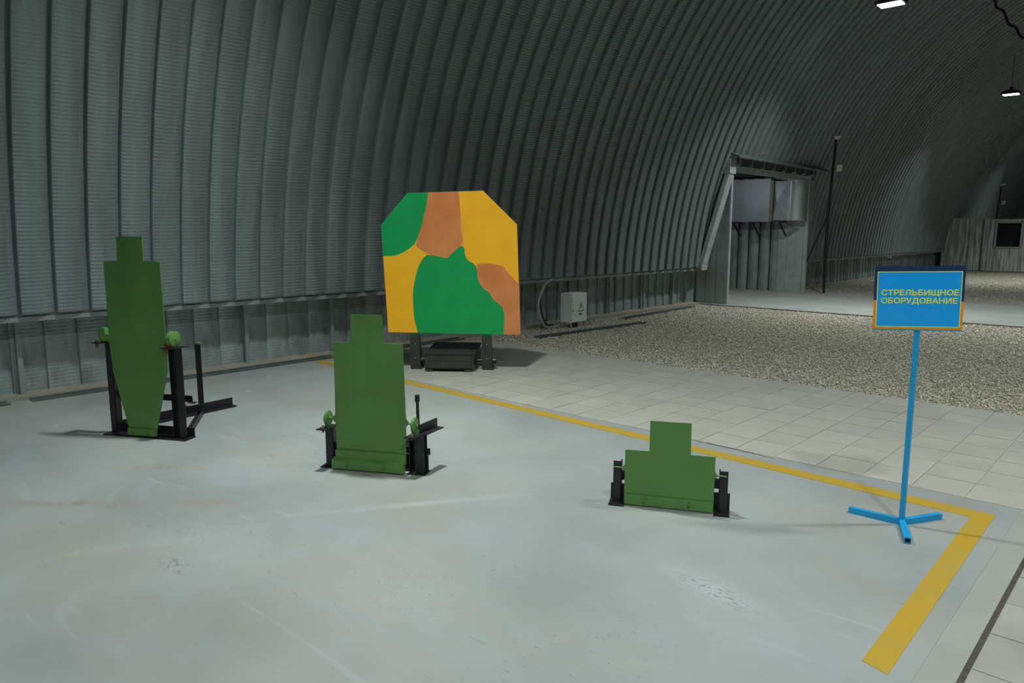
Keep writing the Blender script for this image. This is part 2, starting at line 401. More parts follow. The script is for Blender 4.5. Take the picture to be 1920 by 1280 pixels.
gv = MB().box(-8.6, 8.84, 7.70, 14.98, -0.10, -0.025).box(-8.6, 8.84, 19.72, Y_END, -0.10, -0.02).build('floor_gravel', 'gravel_base'); tag(gv, 'crushed gravel ground between the paving and the far path', kind='structure')
pa = MB().box(-14, 8.84, 14.98, 19.72, -0.10, 0.01).build('floor_path', 'path', bevel=0.01); tag(pa, 'smooth concrete drive path leading out through the doorway', kind='structure')

def stones(name, N, x0, x1, y0, y1, smin, smax, clip=None):
    base = np.array([(1, 0, 0), (-1, 0, 0), (0, 1, 0), (0, -1, 0), (0, 0, 1), (0, 0, -1)], float)
    tri = np.array([(0, 2, 4), (2, 1, 4), (1, 3, 4), (3, 0, 4), (2, 0, 5), (1, 2, 5), (3, 1, 5), (0, 3, 5)])
    rng = np.random.default_rng(11)
    c = np.stack([rng.uniform(x0, x1, N), rng.uniform(y0, y1, N), rng.uniform(-0.027, -0.012, N)], -1)
    if clip is not None: c = c[clip(c)]
    N = len(c); s = rng.uniform(smin, smax, (N, 1, 1)) * rng.uniform(0.6, 1.2, (N, 1, 3)) * np.array([1, 1, 0.75])
    v = base[None] * s + rng.normal(0, 0.28, (N, 6, 3)) * s
    th = rng.uniform(0, 6.28, N); cs, sn = np.cos(th)[:, None], np.sin(th)[:, None]
    v = np.stack([v[..., 0] * cs - v[..., 1] * sn, v[..., 0] * sn + v[..., 1] * cs, v[..., 2]], -1) + c[:, None, :]
    F = (tri[None] + np.arange(N)[:, None, None] * 6).reshape(-1, 3)
    me = np_mesh(name, v.reshape(-1, 3), F, 'stone', smooth=False)
    o = bpy.data.objects.new(name, me); COL.objects.link(o); o.parent = gv; o['kind'] = 'stuff'; return o
stones('gravel_stones', 110000, -8.1, 0.9, 7.72, 14.95, 0.009, 0.018, lambda c: (c[:, 0] < 0.9 - (c[:, 1] - 7.7) * 0.10))
stones('gravel_stones', 26000, -8.1, -1.0, 19.75, 35, 0.012, 0.024)

# foundation kerb at the foot of the vault
kb = MB().box(-8.48, -8.13, -12, 15.0, -0.05, 0.03).build('baseboard_left', 'kerb', bevel=0.008); tag(kb, 'rough concrete foundation strip along the vault foot', kind='structure')
MB().box(-8.48, -8.13, 19.75, Y_END, -0.05, 0.03).build('foundation_strip', 'kerb', kb, bevel=0.008)
MB().add([(-8.15, 4.98, .0312), (-8.15, 5.10, .0312), (-8.30, 5.13, .0312), (-8.30, 5.0, .0312)], [(0, 1, 2, 3)]).build('paint_mark', 'paint_line', kb)

# yellow line painted on the slab, an L with one arm along the display and one beside it
fm = MB()
za_, zb_ = 0.0004, 0.0016
def flat(pts): 
    n = len(pts); fm.add([(x, y, za_) for x, y in pts] + [(x, y, zb_) for x, y in pts], [tuple(range(n, 2 * n)), tuple(range(n - 1, -1, -1))] + [(i, (i + 1) % n, (i + 1) % n + n, i + n) for i in range(n)])
flat([(-7.95, 4.93), (-0.795, 4.685), (-0.775, 2.775), (-0.675, 2.745), (-0.695, 4.81), (-7.95, 5.045)])
tag(fm.build('floor_marking', 'paint_line'), 'yellow painted line bending round the corner of the concrete slab', 'floor marking')

# loose metal strips at the foot of the wall
def strip(name, a, b, wd, label, mt='zinc_dark', z=0.0):
    a = Vector((*a, z)); b = Vector((*b, z)); d = (b - a).normalized(); sd = Vector((d.y, -d.x, 0))
    m = MB().obox(a + Vector((0, 0, .002)), b + Vector((0, 0, .002)), wd, 0.004)
    for s in (-1, 1): m.obox(a + sd * s * wd / 2 + Vector((0, 0, .012)), b + sd * s * wd / 2 + Vector((0, 0, .012)), 0.004, 0.024)
    return tag(m.build(name, mt), label, 'metal strip', 'metal channels on the ground')
strip('metal_channel', (-8.05, -1.2), (-8.05, 1.72), 0.12, 'dull steel channel at the left edge of the photo by the wall foot')
strip('metal_channel', (-8.04, 1.90), (-8.07, 5.30), 0.12, 'long dull steel channel on the floor behind the tallest green target')
strip('metal_channel', (-8.07, 5.36), (-8.04, 7.55), 0.12, 'dull steel channel on the floor behind the camouflage board')
strip('metal_channel', (-7.33, 8.45), (-7.13, 11.15), 0.10, 'dull steel channel lying on gravel in front of the white electrical box', z=-0.008)
strip('metal_channel', (-7.78, 11.43), (-7.92, 14.3), 0.10, 'dull steel channel lying on gravel between electrical box and doorway', z=-0.008)

# ------------------------------------------------------------------ doorway in the vault
DX = -7.62
door = thing('door_1', (DX, (DOOR_Y0 + DOOR_Y1) / 2, 0), 0, 'wide galvanised doorway portal cut through the vault wall', None, None, 'structure')
def dpart(mb, name, m, bevel=0.0, smooth=False):
    o = mb.build(name, m, door, smooth=smooth, bevel=bevel); o.matrix_parent_inverse = Matrix.Translation(-door.location); return o
def arch_x(z): return AX - math.sqrt(AR * AR - (z - AZ) ** 2)
for yy, s in ((DOOR_Y0, -1), (DOOR_Y1, 1)):
    # cheek wall between the upright frame and the curving vault
    zs = np.linspace(0.0, DOOR_TOP + 0.05, 20)
    for q in range(3):
        xa = -8.36 + (DX + 8.36) * q / 3; xb = -8.36 + (DX + 8.36) * (q + 1) / 3
        dpart(MB().box(xa + .004, xb - .004, yy + (0 if s < 0 else -.012), yy + (0.012 if s < 0 else 0), 0, DOOR_TOP + 0.04), 'cheek_panel', 'zinc')
    dpart(MB().box(DX - 0.03, DX + 0.05, yy + (-0.02 if s < 0 else -0.06), yy + (0.07 if s < 0 else 0.03), 0.0, DOOR_TOP), 'jamb', 'zinc', bevel=0.006)
dpart(MB().box(DX - 0.03, DX + 0.05, DOOR_Y0 - 0.02, DOOR_Y1 - 0.05, DOOR_TOP - 0.16, DOOR_TOP - 0.02), 'lintel', 'zinc', bevel=0.006)
# hood above the lintel with short brackets
hood = MB(); ax_ = arch_x(DOOR_TOP + 0.2)
hood.add([(ax_ - .05, DOOR_Y0 - .3, DOOR_TOP + .22), (ax_ - .05, DOOR_Y1 + .45, DOOR_TOP + .22), (DX + .34, DOOR_Y1 + .45, DOOR_TOP + .10), (DX + .34, DOOR_Y0 - .3, DOOR_TOP + .10),
          (ax_ - .05, DOOR_Y0 - .3, DOOR_TOP + .25), (ax_ - .05, DOOR_Y1 + .45, DOOR_TOP + .25), (DX + .34, DOOR_Y1 + .45, DOOR_TOP + .13), (DX + .34, DOOR_Y0 - .3, DOOR_TOP + .13)],
         [(3, 2, 1, 0), (4, 5, 6, 7), (0, 1, 5, 4), (1, 2, 6, 5), (2, 3, 7, 6), (3, 0, 4, 7)])
dpart(hood, 'hood', 'zinc_dark')
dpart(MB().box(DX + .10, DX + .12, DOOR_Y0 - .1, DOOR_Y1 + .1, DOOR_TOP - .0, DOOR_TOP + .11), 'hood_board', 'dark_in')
for q in range(8):
    yy = DOOR_Y0 + 0.2 + q * 0.6
    dpart(MB().box(DX + .05, DX + .13, yy - .010, yy + .010, DOOR_TOP - .02, DOOR_TOP + .11), 'bracket', 'zinc')
# sloping flashing on the near side, from the rail up to the head of the frame
fz = np.linspace(RAIL_Z + 0.02, DOOR_TOP - .10, 14); fl_ = MB(); v = []
for i, z in enumerate(fz):
    t = i / 13; yc = 14.72 + 0.28 * t; xx = arch_x(fz[0]) * (1 - t) + arch_x(fz[-1]) * t + 0.06 + 0.06 * t
    for dy, dx in ((-0.13, -.06), (-0.11, .03), (0.11, .03), (0.13, -.06)): v.append((xx + dx, yc + dy, z))
f = [(i * 4 + j, i * 4 + j + 1, i * 4 + j + 5, i * 4 + j + 4) for i in range(13) for j in range(3)] + [(0, 3, 2, 1), (52, 53, 54, 55)] + [(i * 4 + 3, i * 4, i * 4 + 4, i * 4 + 7) for i in range(13)]
dpart(fl_.add(v, f), 'flashing', 'zinc')
dpart(MB().box(DX - .16, DX + .16, DOOR_Y0 - .34, DOOR_Y0 - .06, DOOR_TOP - .22, DOOR_TOP + .06).add(
    [(DX - .16, DOOR_Y0 - .34, DOOR_TOP + .06), (DX + .16, DOOR_Y0 - .34, DOOR_TOP + .06), (DX + .16, DOOR_Y0 - .06, DOOR_TOP + .06), (DX - .16, DOOR_Y0 - .06, DOOR_TOP + .06),
     (DX - .16, DOOR_Y0 - .20, DOOR_TOP + .20), (DX + .10, DOOR_Y0 - .20, DOOR_TOP + .20), (DX + .10, DOOR_Y0 + .0, DOOR_TOP + .20), (DX - .16, DOOR_Y0 + .0, DOOR_TOP + .20)],
    [(0, 1, 5, 4), (1, 2, 6, 5), (2, 3, 7, 6), (3, 0, 4, 7), (4, 5, 6, 7)]), 'corner_cap', 'zinc')
dpart(MB().box(-8.10, -7.90, 14.60, 14.86, RAIL_Z - .05, RAIL_Z + .16), 'flashing_foot', 'zinc', bevel=0.01)

fz = np.linspace(RAIL_Z, DOOR_TOP + .2, 16); v = []
for z in fz: v += [(arch_x(z) - .03, 15.03, z), (arch_x(z) - .03, DOOR_Y0, z)]
dpart(MB().add(v, [(2 * i, 2 * i + 1, 2 * i + 3, 2 * i + 2) for i in range(15)]), 'edge_filler', 'galv', smooth=True)
dpart(MB().box(-8.40, -8.37, 15.0, DOOR_Y0, 0, RAIL_Z), 'cheek_panel', 'galv_low')
# passage outside the doorway
pas = thing('wall_passage', (-10, DOOR_Y1, 0), 0, 'steel panelled passage wall seen through the doorway', None, None, 'structure')
ppm = MB(); h_ = 3.06
pp = [(0, .05), (.012, .05), (.03, .0), (.10, -.03), (.2, -.02), (.28, .02), (.295, .05), (.31, .05)]
v = [(x, d, z) for z in (0, h_) for x, d in pp]; n_ = len(pp)
pnl = MB().add(v, [(i, i + 1, i + 1 + n_, i + n_) for i in range(n_ - 1)]).build('passage_panel', 'galv_low', pas, smooth=True)
pnl.location = (-8.0 + 10 - 0.0 - .31 + .33, 0.02, 0)
for q in range(1, 16):
    copy_of(pnl, pas, (2.02 - .31 * q, 0.02, 0))
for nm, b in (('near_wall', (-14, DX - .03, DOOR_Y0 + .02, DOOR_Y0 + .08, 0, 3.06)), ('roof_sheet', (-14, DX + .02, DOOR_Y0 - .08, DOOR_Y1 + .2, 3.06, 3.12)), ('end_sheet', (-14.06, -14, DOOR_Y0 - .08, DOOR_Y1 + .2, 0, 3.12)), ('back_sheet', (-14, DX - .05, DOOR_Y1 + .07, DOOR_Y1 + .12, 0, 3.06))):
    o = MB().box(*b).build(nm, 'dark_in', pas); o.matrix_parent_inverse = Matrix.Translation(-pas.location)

# ventilation duct hung along the passage wall and turning into the hall
dt = thing('ventilation_duct', (-8.3, 19.1, 1.9), 0, 'large square sheet-metal air duct turning a rounded corner beside the doorway', 'duct')
def dpt(mb, name, m, smooth=False, bevel=0.0, parent=None):
    o = mb.build(name, m, dt, smooth, bevel); o.matrix_parent_inverse = Matrix.Translation(-dt.location); return o
dpt(MB().box(-9.75, -8.40, 19.06, 19.5, 1.87, 2.99), 'duct_box', 'duct', bevel=0.012)
dpt(MB().box(-11.5, -9.78, 19.16, 19.5, 1.93, 2.90), 'duct_run', 'duct', bevel=0.01)
dpt(MB().box(-8.40, -8.33, 19.08, 19.5, 1.89, 2.95), 'duct_flange', 'bolt', bevel=0.006)
# cross-creased short piece
cr = MB(); x0, x1, z0, z1, yf = -8.33, -7.93, 1.91, 2.92, 19.14
cr.add([(x0, yf, z0), (x1, yf, z0), (x1, yf, z1), (x0, yf, z1), ((x0 + x1) / 2 - .12, yf - .03, (z0 + z1) / 2), (x0, 19.5, z0), (x1, 19.5, z0), (x1, 19.5, z1), (x0, 19.5, z1)],
       [(0, 1, 4), (1, 2, 4), (2, 3, 4), (3, 0, 4), (5, 8, 7, 6), (0, 5, 6, 1), (3, 2, 7, 8), (0, 3, 8, 5), (1, 6, 7, 2)])
dpt(cr, 'creased_section', 'duct')
dpt(MB().box(-7.945, -7.92, 19.11, 19.5, 1.89, 2.94), 'duct_flange', 'zinc', bevel=0.004)
el = MB(); v = []; ne = 18; rr = 0.36
for i in range(ne + 1):
    a = math.pi / 2 * i / ne; v.append((-7.92 + rr * math.sin(a), 19.14 + rr - rr * math.cos(a), 1.91)); 
for i in range(ne + 1): v.append((v[i][0], v[i][1], 2.92))
n1 = ne + 1; v += [(-7.92, 19.50, 1.91), (-7.92, 19.50, 2.92)]
f = [(i, i + 1, i + 1 + n1, i + n1) for i in range(ne)] + [tuple(range(n1 - 1, -1, -1)) + (2 * n1,), tuple(range(n1, 2 * n1)) + (2 * n1 + 1,)]
f += [(0, n1, 2 * n1 + 1, 2 * n1), (ne, 2 * n1, 2 * n1 + 1, ne + n1)]
dpt(el.add(v, f), 'elbow', 'duct_shiny', smooth=True)
dpt(MB().box(-7.93, -7.555, 19.50, 19.86, 1.90, 2.93), 'duct_end', 'duct_shiny', bevel=0.006)
for xa in (-9.45, -8.9, -8.15):
    dpt(MB().obox((xa, 19.12, 1.88), (xa + .02, 19.55, 1.50), 0.03, 0.03).obox((xa, 19.06, 1.86), (xa, 19.6, 1.86), 0.03, 0.03), 'bracket', 'iron')
dpt(MB().tube([(-7.60, 19.7, 1.9), (-7.80, 19.7, 1.10)], 0.014, 8), 'stay_rod', 'iron')
dpt(MB().box(-7.96, -7.93, 19.10, 19.13, 2.92, 3.06), 'hanger_strap', 'zinc')

# dark mast beside the doorway
def mast(loc, h, label, brace, z0=0.0):
    t = thing('antenna_mast', loc, 0, label, 'mast', 'black masts along the vault')
    MB().tube([(0, 0, z0), (-.02, 0, h * .5), (.08, 0, h - .02)], [.032, .036, .03], 10).build('pole', 'iron', t, smooth=True)
    MB().box(.03, .20, -.05, .05, h, h + .035).box(.05, .12, -.03, .03, h - .05, h).build('head_fitting', 'plastic', t, bevel=.006)
    if brace: MB().tube([(-.05, 0, h * .49), (-.69, 0, .32)], .018, 8).build('brace', 'iron', t)
    b = MB().box(.14, .26, -.04, .04, h - .85, h - .68).build('sensor_box', 'plastic', t, bevel=.008)
    MB().tube([(.2, 0, h - .85), (.2, 0, h - 1.0)], .008, 6).build('sensor_cable', 'rubber', b)
    MB().tube([(.06, 0, h - .78), (.14, 0, h - .78)], .01, 6).build('sensor_arm', 'iron', t)
    return t
mast((-7.12, 19.76, 0.0), 3.98, 'black mast with small white boxes standing beside the doorway', True)
mast((-6.62, 38.4, -0.02), 3.65, 'black mast rising behind the far metal hut', False)

# far hut of steel sheet
hut = thing('sheet_metal_hut', (-6.0, 36, 0), 0, 'low hut of streaked steel sheet with a dark window far down the hall', 'hut')
def hpart(mb, name, m, bevel=0.0):
    o = mb.build(name, m, hut, bevel=bevel); o.matrix_parent_inverse = Matrix.Translation(-hut.location); return o
M['streak'] = mat('streaked_steel_sheet', (0.26, 0.29, 0.29, 1), 0.5, 0.2, col2=(0.95, 0.98, 0.96, 1), scale=10, stretch=(1.2, 1, 0.10))
xx = -8.12
while xx < -3.0:
    wn = 0.24; x2 = min(xx + wn, -3.0)
    win = (xx + wn > -6.15 + .01 and xx < -5.30 - .01)
    top = 2.16 if xx < -6.62 else 2.10
    def sheet(za, zb): 
        m_ = MB().add([(xx, 36.02, za), (xx + .03, 35.99, za), (x2 - .03, 35.99, za), (x2, 36.02, za), (xx, 36.02, zb), (xx + .03, 35.99, zb), (x2 - .03, 35.99, zb), (x2, 36.02, zb), (xx, 36.05, za), (x2, 36.05, za), (xx, 36.05, zb), (x2, 36.05, zb)],
            [(0, 1, 5, 4), (1, 2, 6, 5), (2, 3, 7, 6), (8, 10, 11, 9), (0, 4, 10, 8), (3, 9, 11, 7), (4, 5, 6, 7, 11, 10), (0, 8, 9, 3, 2, 1)])
        hpart(m_, 'wall_sheet', 'streak')
    if win: sheet(0, 0.98); sheet(1.98, top)
    else: sheet(0, top)
    xx += wn
hpart(MB().box(-6.16, -5.28, 35.96, 36.0, 1.96, 2.02).box(-6.16, -5.28, 35.96, 36.0, .95, 1.01).box(-6.2, -6.13, 35.96, 36.0, .95, 2.02).box(-5.31, -5.24, 35.96, 36.0, .95, 2.02), 'window_frame', 'zinc')
hpart(MB().box(-6.15, -5.28, 36.06, 36.07, .98, 1.98), 'window_shade_sheet', 'inner_shade')  # near-black sheet paints the unlit inside behind the window opening
hpart(MB().box(-6.65, -6.60, 35.97, 36.03, 0, 2.16), 'corner_post', 'zinc_dark')
hpart(MB().box(-8.14, -6.62, 35.96, 36.06, 2.15, 2.19).box(-6.62, -3.0, 35.96, 36.06, 2.09, 2.13), 'top_rail', 'zinc')
hpart(MB().box(-8.14, -3.0, 36.05, 38.0, 2.04, 2.08), 'roof', 'zinc_dark')
hpart(MB().box(-3.04, -3.0, 36.05, 38.0, 0, 2.04).box(-8.14, -3.0, 37.96, 38.0, 0, 2.04).box(-8.14, -8.10, 36.05, 38.0, 0, 2.04), 'rear_wall', 'streak')

wl = thing('bulkhead_light', (-8.02, 29.1, .70), 0, 'tiny white fitting fixed to the plinth beyond the doorway', 'light fitting')
MB().box(-.24, -.2, -.05, .05, -.05, .05).build('base_plate', 'plastic', wl); MB().tube([(-.2, 0, 0), (-.14, 0, 0), (-.12, 0, 0)], [.05, .045, .02], 12).build('cover', 'plastic', wl, smooth=True)

# ------------------------------------------------------------------ hanging lamps
def lamp(x, y, watts, spread, label, grp):
    t = thing('hanging_lamp', (x, y, LAMP_Z), 0, label, 'lamp', grp)
    v = []
    for z, a, b in ((0.0, .24, .17), (.05, .25, .18), (.13, .13, .09)):
        v += [(-a, -b, z), (a, -b, z), (a, b, z), (-a, b, z)]
    f = [(i * 4 + k, i * 4 + (k + 1) % 4, i * 4 + 4 + (k + 1) % 4, i * 4 + 4 + k) for i in range(2) for k in range(4)] + [(8, 9, 10, 11), (3, 2, 1, 0)]
    MB().add(v, f).build('housing', 'lampbody', t, bevel=.006)
    MB().box(-.20, .20, -.135, .135, -.012, -.0005).build('lens', 'lens', t)
    MB().box(-.05, .05, -.05, .05, .13, .22).build('driver', 'lampbody', t, bevel=.006)
    ztop = AZ + math.sqrt((AR - .03) ** 2 - (x - AX) ** 2) - LAMP_Z
    MB().tube([(0, 0, .22), (0, 0, ztop)], .008, 6).build('cable', 'rubber', t)
    ld = bpy.data.lights.new('lamp_light', 'AREA'); ld.shape = 'RECTANGLE'; ld.size = .40; ld.size_y = .27; ld.energy = watts; ld.color = LIGHT_COL; ld.spread = R(spread)
    lo = bpy.data.objects.new('lamp_light', ld); COL.objects.link(lo); lo.parent = t; lo.location = (0, 0, -.02)
    return t
LBL = ['rectangular hanging lamp above the green targets, out of the picture', 'bright rectangular hanging lamp at the top of the picture above the doorway', 'small bright hanging lamp far down the hall near the right edge',
       'hanging lamp farthest down the hall beyond the metal hut', 'hanging lamp over the slab right of the targets, out of the picture', 'hanging lamp over the tiled side, out of the picture',
       'added hanging lamp behind the viewer on the hall axis, brightening the target fronts', 'hanging lamp behind the viewer near the ribbed wall', 'added hanging lamp on the hall axis brightening the doorway, out of the picture', 'added hanging lamp on the hall axis brightening the far metal hut, out of the picture']
for (x, y, wt, sp), lb in zip(LAMPS, LBL): lamp(x, y, wt, sp, lb, 'hanging lamps')
pl_ = thing('ceiling_lamp', (-9.6, 16.1, 3.06), 0, 'low batten lamp under the passage roof, hidden by the doorway', 'lamp')
MB().box(-.6, .6, -.06, .06, -.06, 0).build('housing', 'lampbody', pl_, bevel=.005)
MB().box(-.58, .58, -.05, .05, -.075, -.06).build('lens', 'lens', pl_)
ld = bpy.data.lights.new('lamp_light', 'AREA'); ld.shape = 'RECTANGLE'; ld.size = 1.16; ld.size_y = .1; ld.energy = 9; ld.color = LIGHT_COL
lo = bpy.data.objects.new('lamp_light', ld); COL.objects.link(lo); lo.parent = pl_; lo.location = (0, 0, -.08); lo.rotation_euler = (R(35), 0, 0)

# ------------------------------------------------------------------ green pop-up targets
def disc(root, x, y, z, r=0.052, t=0.022):
    d = MB().tube([(x - t / 2, y, z), (x - t / 2 + .003, y, z), (x + t / 2 - .003, y, z), (x + t / 2, y, z)], [r - .004, r, r, r - .004], 24).build('roller_disc', 'green', root, smooth=True)
    MB().tube([(x - t / 2 - .012, y, z), (x + t / 2 + .012, y, z)], .012, 10).build('hub', 'green', d, smooth=True)
    return d
def upright(root, x0, x1, y0, y1, h, side):
    # channel section post, web facing the plate
    m = MB(); t = .006
    m.box(x0, x1, y0, y0 + t, 0.006, h); 
    if side < 0: m.box(x1 - t, x1, y0, y1, 0.006, h)
    else: m.box(x0, x0 + t, y0, y1, 0.006, h)
    return m.build('upright', 'iron', root)

# --- the lowest target (right)
t = thing('popup_target', (-2.35, 3.51, 0), R(26.5), 'lowest green head-and-shoulders plate target on a short black frame beside the sign', 'target', 'green silhouette targets')
MB().plate([(0, .006), (.512, .006), (.514, .335), (.377, .335), (.375, .522), (.142, .520), (.141, .338), (.002, .336)], -.004, .004).build('silhouette_plate', 'green', t, bevel=.001)
MB().box(.002, .511, -.014, -.004, .008, .072).build('clamp_bar', 'green', t, bevel=.002)
for xx in (.122, .378): bolt(t, xx, -.014, .044, .011, .008)
for s, xa in ((-1, 0.0), (1, .513)):
    MB().plate([(xa, .205), (xa + s * .014, .222), (xa + s * .014, .23), (xa, .247)], -.003, .003).build('pivot_ear', 'green', t)
    MB().tube([(xa, -.0, .226), (xa + s * .065, -.0, .226)], .0045, 8).build('pivot_pin', 'green', t, smooth=True)
upright(t, -.068, -.020, .012, .06, .258, -1); upright(t, .538, .588, .012, .06, .250, 1)
MB().angle((-.085, -.045, 0), (.605, -.045, 0), .0001, .0001).build('weld_seam', 'iron', t) if False else None
MB().box(-.088, .006, -.042, .07, 0, .006).build('foot_plate', 'iron', t); MB().box(.515, .602, -.042, .07, 0, .006).build('foot_plate', 'iron', t)
MB().box(-.088, .602, .062, .068, .006, .105).box(-.088, .602, .02, .068, .006, .012).build('base_angle', 'iron', t)
MB().box(-.03, .545, .062, .068, .128, .188).box(-.03, .545, .03, .068, .182, .188).build('cross_rail', 'iron', t)
MB().angle((.25, .07, 0), (.25, .62, 0), .05, .05).build('rear_leg', 'iron', t)

# --- the middle target
t = thing('popup_target', (-4.21, 2.741, 0), R(29.1), 'middle-height green plate target with side roller discs in front of the camouflage board', 'target', 'green silhouette targets')
MB().plate([(.022, .06), (.528, .06), (.531, .30), (.531, .315), (.552, .338), (.552, .348), (.534, .372), (.530, .41), (.521, .873), (.384, .876), (.381, 1.060), (.153, 1.062), (.151, .873), (.026, .874), (.020, .41), (.017, .372), (-.003, .352), (-.003, .342), (.018, .315), (.019, .30)], -.004, .004).build('silhouette_plate', 'green', t, bevel=.001)
MB().box(.018, .530, -.022, -.004, .055, .132).build('upper_clamp_bar', 'green', t, bevel=.003)
MB().add([(.006, -.058, .008), (.524, -.058, .008), (.524, -.058, .066), (.006, -.058, .066), (.010, -.018, .008), (.528, -.018, .008), (.528, -.018, .082), (.010, -.018, .082)],
         [(0, 1, 2, 3), (7, 6, 5, 4), (0, 4, 5, 1), (3, 2, 6, 7), (0, 3, 7, 4), (1, 5, 6, 2)]).build('lower_clamp_bar', 'green', t, bevel=.002)
for xx in (.125, .385): bolt(t, xx, -.058, .040, .012, .008)
upright(t, -.062, -.006, .0, .055, .275, -1)
m_ = MB(); m_.box(.548, .554, -.0, .06, .006, .262); m_.box(.554, .655, .055, .061, .006, .262); m_.box(.59, .655, -.0, .006, .006, .262); m_.box(.60, .606, 0, .06, .006, .262); m_.build('upright', 'iron', t)
for xa, xb, zz in ((-.085, .012, .277), (.545, .665, .264)):
    tp = MB().add([(xa, -.085, zz), (xa + .07, -.085, zz), (xb, .07, zz), (xb - .075, .07, zz), (xa, -.085, zz + .007), (xa + .07, -.085, zz + .007), (xb, .07, zz + .007), (xb - .075, .07, zz + .007)],
        [(3, 2, 1, 0), (4, 5, 6, 7), (0, 1, 5, 4), (1, 2, 6, 5), (2, 3, 7, 6), (3, 0, 4, 7)]).build('top_plate', 'iron', t)
    bolt(tp, (xa + xb) / 2 - .012, -.055, zz + .007, .012, .014, 'bolt', 'z')
    MB().tube([((xa + xb) / 2 - .012, -.055, zz - .02), ((xa + xb) / 2 - .012, -.055, zz)], .008, 8).build('bolt_shank', 'rust', tp)
    MB().box((xa + xb) / 2 - .012, (xa + xb) / 2 + .012, -.02, .02, zz + .007, zz + .035).build('roller_bracket', 'green', t)
disc(t, -.036, .0, .344); disc(t, .592, .0, .332)
MB().tube([(-.05, 0, .346), (.0, 0, .346)], .007, 8).build('axle', 'green', t); MB().tube([(.548, 0, .342), (.60, 0, .336)], .007, 8).build('axle', 'green', t)
MB().box(-.092, .018, -.035, .075, 0, .006).build('foot_plate', 'iron', t); MB().box(.545, .672, -.035, .075, 0, .006).build('foot_plate', 'iron', t)
MB().box(-.08, .66, .066, .072, .006, .11).box(-.08, .66, .03, .072, .006, .012).build('base_angle', 'iron', t)
MB().box(-.01, .675, .062, .068, .115, .16).build('cross_rail', 'iron', t)
# angle iron across the back of the right upright and the standing bolt
MB().angle((.61, .02, .264), (.66, .24, .264), .06, .065, .006, 1).build('rear_stop_angle', 'iron', t)
MB().tube([(.585, .10, .01), (.575, .10, .50)], .011, 8).tube([(.575, .10, .47), (.575, .10, .515)], .017, 8).build('stop_rod', 'iron', t)
MB().angle((.27, .07, 0), (.27, .70, 0), .05, .05).build('rear_leg', 'iron', t)

# --- the tall target (left)
t = thing('popup_target', (-6.264, 2.0, 0), R(28.2), 'tallest green full-figure plate target tapering to its foot on the left', 'target', 'green silhouette targets')
half1 = [(.204, .05), (.335, .05), (.335, 1.568), (.221, 1.568), (.213, 1.382), (.084, 1.377), (.076, .77), (.090, .525)]
half2 = [(.335, .05), (.462, .05), (.594, .539), (.598, .80), (.596, 1.381), (.453, 1.385), (.454, 1.568), (.335, 1.568)]
pl = MB()
def halfplate(poly):
    n = len(poly); yy = lambda x: -.022 + abs(x - .335) * .022
    v = [(x, yy(x), z) for x, z in poly] + [(x, yy(x) + .008, z) for x, z in poly]
    fs = [tuple(range(n)), tuple(range(2 * n - 1, n - 1, -1))]
    for i in range(n):
        j = (i + 1) % n
        if abs(poly[i][0] - .335) < 1e-6 and abs(poly[j][0] - .335) < 1e-6: continue
        fs.append((i, i + n, j + n, j))
    pl.add(v, fs)
halfplate(half1); halfplate(half2)
pl.build('silhouette_plate', 'green', t)
ft = MB().box(.204, .462, -.040, -.012, .012, .07).build('foot_clamp', 'green', t, bevel=.003)
for xx in (.262, .395): bolt(ft, xx, -.040, .04, .009, .008)
upright(t, .016, .073, .0, .06, .738, -1)
m_ = MB(); m_.box(.602, .608, 0, .06, .006, .72); m_.box(.602, .65, .055, .061, .006, .72); m_.box(.655, .661, 0, .06, .006, .72); m_.box(.655, .722, 0, .006, .006, .72); m_.box(.608, .655, .03, .036, .006, .72); m_.build('upright', 'iron', t)
for xa, xb, zz in ((-.055, .075, .738), (.575, .74, .72)):
    tp = MB().add([(xa, -.06, zz), (xa + .09, -.06, zz), (xb, .07, zz), (xb - .09, .07, zz), (xa, -.06, zz + .007), (xa + .09, -.06, zz + .007), (xb, .07, zz + .007), (xb - .09, .07, zz + .007)],
        [(3, 2, 1, 0), (4, 5, 6, 7), (0, 1, 5, 4), (1, 2, 6, 5), (2, 3, 7, 6), (3, 0, 4, 7)]).build('top_plate', 'iron', t)
    MB().tube([(xa + .035, -.04, zz - .035), (xa + .035, -.04, zz + .02)], .011, 8).build('bolt', 'rust', tp)
    MB().box((xa + xb) / 2 - .012, (xa + xb) / 2 + .012, -.02, .02, zz + .007, zz + .04).build('roller_bracket', 'green', t)
disc(t, .024, .0, .805, .056, .03); disc(t, .656, .0, .79, .060, .045)
MB().tube([(.035, 0, .806), (.082, 0, .80)], .008, 8).build('axle', 'green', t); MB().tube([(.59, 0, .795), (.65, 0, .79)], .008, 8).build('axle', 'green', t)
MB().add([(.595, -.03, .727), (.64, -.03, .727), (.615, -.03, .785), (.595, -.012, .727), (.64, -.012, .727), (.615, -.012, .785)], [(0, 1, 2), (5, 4, 3), (0, 3, 4, 1), (1, 4, 5, 2), (2, 5, 3, 0)]).build('red_wedge', 'red', t)
bs = MB().box(-.02, .745, -.05, .075, 0, .007).box(-.01, .735, .07, .077, .007, .075).build('base_angle', 'iron', t)
MB().box(-.0, .74, .064, .070, .285, .335).box(.72, .78, .03, .07, .283, .289).build('cross_rail', 'iron', t)
MB().angle((-.02, .08, .004), (.36, 1.08, .004), .075, .075, .007, 1).build('rear_beam', 'iron', t)
MB().angle((.70, .06, .004), (.235, .88, .004), .06, .05, .007, -1).build('rear_brace', 'iron', t)
m_ = MB(); m_.box(.165, .171, .86, .915, .01, .61); m_.box(.171, .222, .86, .866, .01, .61); m_.build('rear_upright', 'iron', t)
